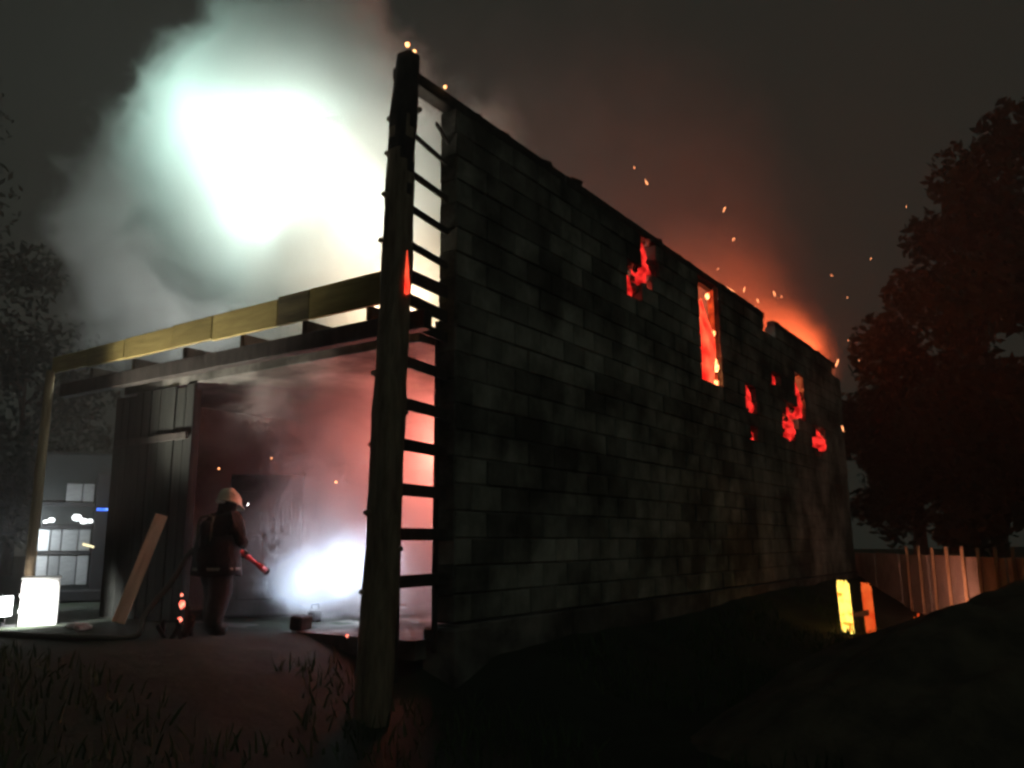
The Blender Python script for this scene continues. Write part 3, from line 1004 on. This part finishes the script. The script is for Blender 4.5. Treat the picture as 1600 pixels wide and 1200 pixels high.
SP_W = [(991, 262, 3), (1010, 285, 5), (1132, 327, 5), (1146, 374, 4), (1140, 452, 8), (1163, 452, 4), (1148, 478, 4), (1184, 470, 5), (1179, 480, 4), (1158, 490, 3),
        (1210, 459, 4), (1221, 463, 3), (1300, 431, 3), (1308, 567, 6), (1317, 670, 5), (1361, 404, 2.5), (1324, 465, 3), (1325, 532, 2.5), (1416, 323, 2.5), (1133, 556, 4), (1122, 420, 3), (1342, 563, 2.5)]
for i, (x_, y_, s_) in enumerate(SP_W):
    d_ = 17 + (i % 5) * .8
    sz = s_ * d_ / 1300 * .55
    o = MB().ball((0, 0, 0), 1, 1, .22, i).build('spark', M_SPARK, None, False, pix(x_, y_, d_))
    o.scale = (sz * .36, sz * .36, sz * (2.4 if s_ >= 4 else 1.3))
    o.rotation_euler = (rr.uniform(-.9, .9), rr.uniform(-.9, .9), rr.uniform(0, 3))
    tag(o, 'tiny glowing flake of burning debris in the air above the burning wall', 'spark', 'sparks above the burning wall')
for i, (x_, y_, s_) in enumerate(((342, 732, 4), (424, 716, 3.5), (525, 753, 5))):
    o = MB().ball((0, 0, 0), 1, 1, .22, i).build('spark', M_SPARK, None, False, pix(x_, y_, 10.6))
    sz = s_ * 10.6 / 1300 * .5
    o.scale = (sz * .8, sz * .6, sz)
    tag(o, 'faint red spark floating in the smoke of the ground floor room', 'spark', 'sparks in the room')

# ================================================================ smoke volumes
def blob_volume(name, lo, hi, blobs, nscale, namp, color, label, aniso=0.1, thr=0.0, absorb=None, sharp=1.0):
    """closed domain; density = max of soft blobs broken up by noise. blobs: (centre, radii, density, softness)"""
    m, n, l = new_mat(name + '_volume')
    out = n.new('ShaderNodeOutputMaterial')
    pv = n.new('ShaderNodeVolumePrincipled')
    pv.inputs['Color'].default_value = (*color, 1)
    pv.inputs['Anisotropy'].default_value = aniso
    tc = n.new('ShaderNodeTexCoord')
    nz = n.new('ShaderNodeTexNoise')
    nz.inputs['Scale'].default_value = nscale
    nz.inputs['Detail'].default_value = 3
    nz.inputs['Roughness'].default_value = .6
    nz.inputs['Distortion'].default_value = 0.7
    l.new(tc.outputs['Object'], nz.inputs['Vector'])
    na = n.new('ShaderNodeMath')
    na.operation = 'MULTIPLY_ADD'
    na.inputs[1].default_value = namp * 2
    na.inputs[2].default_value = -namp
    l.new(nz.outputs['Fac'], na.inputs[0])
    last = None
    for (c, rad_, dens, soft) in blobs:
        mp = n.new('ShaderNodeMapping')
        mp.vector_type = 'TEXTURE'
        mp.inputs['Location'].default_value = c
        mp.inputs['Scale'].default_value = rad_
        l.new(tc.outputs['Object'], mp.inputs['Vector'])
        ln = n.new('ShaderNodeVectorMath')
        ln.operation = 'LENGTH'
        l.new(mp.outputs[0], ln.inputs[0])
        ad_ = n.new('ShaderNodeMath')
        ad_.operation = 'ADD'
        l.new(ln.outputs['Value'], ad_.inputs[0])
        l.new(na.outputs[0], ad_.inputs[1])
        mr = n.new('ShaderNodeMapRange')
        mr.interpolation_type = 'SMOOTHSTEP'
        mr.inputs['From Min'].default_value = 1.0
        mr.inputs['From Max'].default_value = 1.0 - soft
        mr.inputs['To Min'].default_value = 0
        mr.inputs['To Max'].default_value = dens
        l.new(ad_.outputs[0], mr.inputs['Value'])
        if last is None:
            last = mr
        else:
            mx = n.new('ShaderNodeMath')
            mx.operation = 'MAXIMUM'
            l.new(last.outputs[0], mx.inputs[0])
            l.new(mr.outputs[0], mx.inputs[1])
            last = mx
    l.new(last.outputs[0], pv.inputs['Density'])
    l.new(pv.outputs[0], out.inputs['Volume'])
    c = [(a + b) / 2 for a, b in zip(lo, hi)]
    d = [b - a for a, b in zip(lo, hi)]
    o = MB().box(c, d).build(name, m)
    return tag(o, label, 'smoke', kind='stuff')


blob_volume('smoke_cloud', (0.02, 0.3, 3.4), (6.2, 14.0, 12.5),
            [((2.0, 5.8, 7.8), (1.9, 3.8, 3.3), 1.6, .26),
             ((1.9, 2.5, 5.2), (1.8, 3.4, 2.5), 1.5, .4),
             ((3.0, 9.0, 7.4), (2.6, 3.9, 3.7), .45, .35)],
            1.0, .42, (.88, .94, .92), 'huge billowing smoke cloud lit white above the front of the house')
for p, e, c in (((1.7, 4.5, 7.2), 1700, (.90, 1.0, .9)), ((1.8, 6.3, 8.2), 1900, (.74, 1.0, .90)), ((2.0, 5.4, 6.7), 1600, (.82, 1.0, .91)),
                ((2.2, 7.3, 9.0), 1300, (.70, 1.0, .88)), ((1.7, 2.8, 5.8), 1300, (1.0, .95, .82)), ((5.0, 10.2, 6.9), 800, (1.0, .97, .93))):
    lamp('cloud_light', p, e * .72, c, .7)  # unseen lamps added inside the smoke to make it glow
lamp('cloud_fire', (1.6, 2.0, 4.2), 420, (1.0, .66, .42), .4)

blob_volume('room_smoke', (0.25, 0.35, -0.1), (8.8, 6.15, 3.05),
            [((4.4, 3.2, 1.6), (6.0, 4.2, 3.0), 1.1, .8)], .8, .8, (.9, .85, .85), 'pink lit smoke filling the ground floor room')
lamp('room_fire', (1.9, 1.3, 2.1), 360, (1.0, .24, .17), .35)
lamp('room_fire_low', (5.6, 3.2, 1.2), 60, (1.0, .25, .25), .35)

blob_volume('steam', (0.1, 1.2, -0.12), (3.0, 4.4, 1.9),
            [((.75, 2.75, .42), (.85, .85, .48), 4.2, .6), ((1.25, 2.25, .68), (.8, .7, .52), 4.2, .6), ((1.1, 2.6, .7), (1.6, 1.5, 1.1), .35, .9)], 2.1, .5, (.90, .94, 1.0), 'burst of white steam lit blue white where the jet strikes')
hl = thing('added_steam_lantern', 'added hand lantern inside the steam, an unseen source for its blue white glow', 'lantern', (.8, 2.7, -.17))  # added so that the lit steam has a source
MB().box((0, 0, .1), (.16, .12, .14), None, .02).build('battery_case', M_BLACK, hl)
MB().tube([(-.06, 0, .2), (-.06, 0, .25), (.06, 0, .25), (.06, 0, .2)], .012, 8).build('handle', M_BLACK, hl)
MB().tube([(0, .06, .1), (0, .075, .1)], .05, 14).build('lens', M_LENS, hl)
for p in ((.72, 2.78, .40), (.98, 2.5, .50), (1.25, 2.22, .60)):
    lamp('steam_fill_light', p, 125, (.72, .84, 1.0), .34)  # unseen lamps spread through the steam to light it from within

blob_volume('fire_plume', (4.9, 0.35, 5.2), (26.5, 14.5, 17.5),
            [((19.6, 2.4, 7.0), (5.0, 2.4, 2.3), .75, .9), ((16.5, 3.2, 7.8), (6.5, 3.4, 3.2), .24, .9), ((15.0, 6.0, 10.5), (11.0, 8.0, 6.5), .045, .9)], .5, .4, (.8, .72, .68), 'dull orange smoke drifting off the far end of the roofless wall')
lamp('upper_fire', (8.3, 1.0, 4.9), 160, (1.0, .12, .05), .3)
lamp('upper_fire_far', (14.4, 1.6, 5.2), 900, (1.0, .16, .05), .5)
lamp('end_fire', (18.8, 1.0, 6.2), 1100, (1.0, .15, .045), .6)
lamp('upper_fire_near', (5.5, .9, 5.2), 60, (1.0, .1, .06), .2)

# spot added to brighten the fascia, then the floodlight spill
lamp('fascia_fill_spot', (-1.6, 5.5, gz(-1.72, 5.72) + .4), 1500, (1.0, .95, .80), .15, 'SPOT', (-.62, 3.9, 3.7), 60, .8)
lamp('floodlight_spill', (-1.75, 5.35, gz(-1.72, 5.72) + .35), 420, (1.0, .99, .95), .12, 'SPOT', (-1.1, 6.0, -.2), 85, .5)
lamp('truck_scene_lamp', (2.3, 13.9, 1.2), 160, (.85, .95, 1.0), .1)
# firelight by the burning boards, and an added spot reddening the fence
lamp('board_fire', (10.3, -2.5, -.4), 8, (1.0, .3, .1), .2)
lamp('fence_fill_light', (11.2, -3.0, -.6), 150, (1.0, .38, .24), .15, 'SPOT', (14.2, -2.9, 0.3), 110, 1.0)  # added spot aimed along the fence to redden it

# ================================================================ haze: thin smoke over the whole place
m, n, l = new_mat('haze_volume')
out = n.new('ShaderNodeOutputMaterial')
pv = n.new('ShaderNodeVolumePrincipled')
pv.inputs['Color'].default_value = (.85, .8, .78, 1)
pv.inputs['Density'].default_value = .0026
pv.inputs['Anisotropy'].default_value = .2
l.new(pv.outputs[0], out.inputs['Volume'])
hz = MB().box((18, 8, 9.6), (76, 74, 23.6)).build('haze', m)
tag(hz, 'thin smoke haze hanging over the whole place', 'haze', kind='stuff')
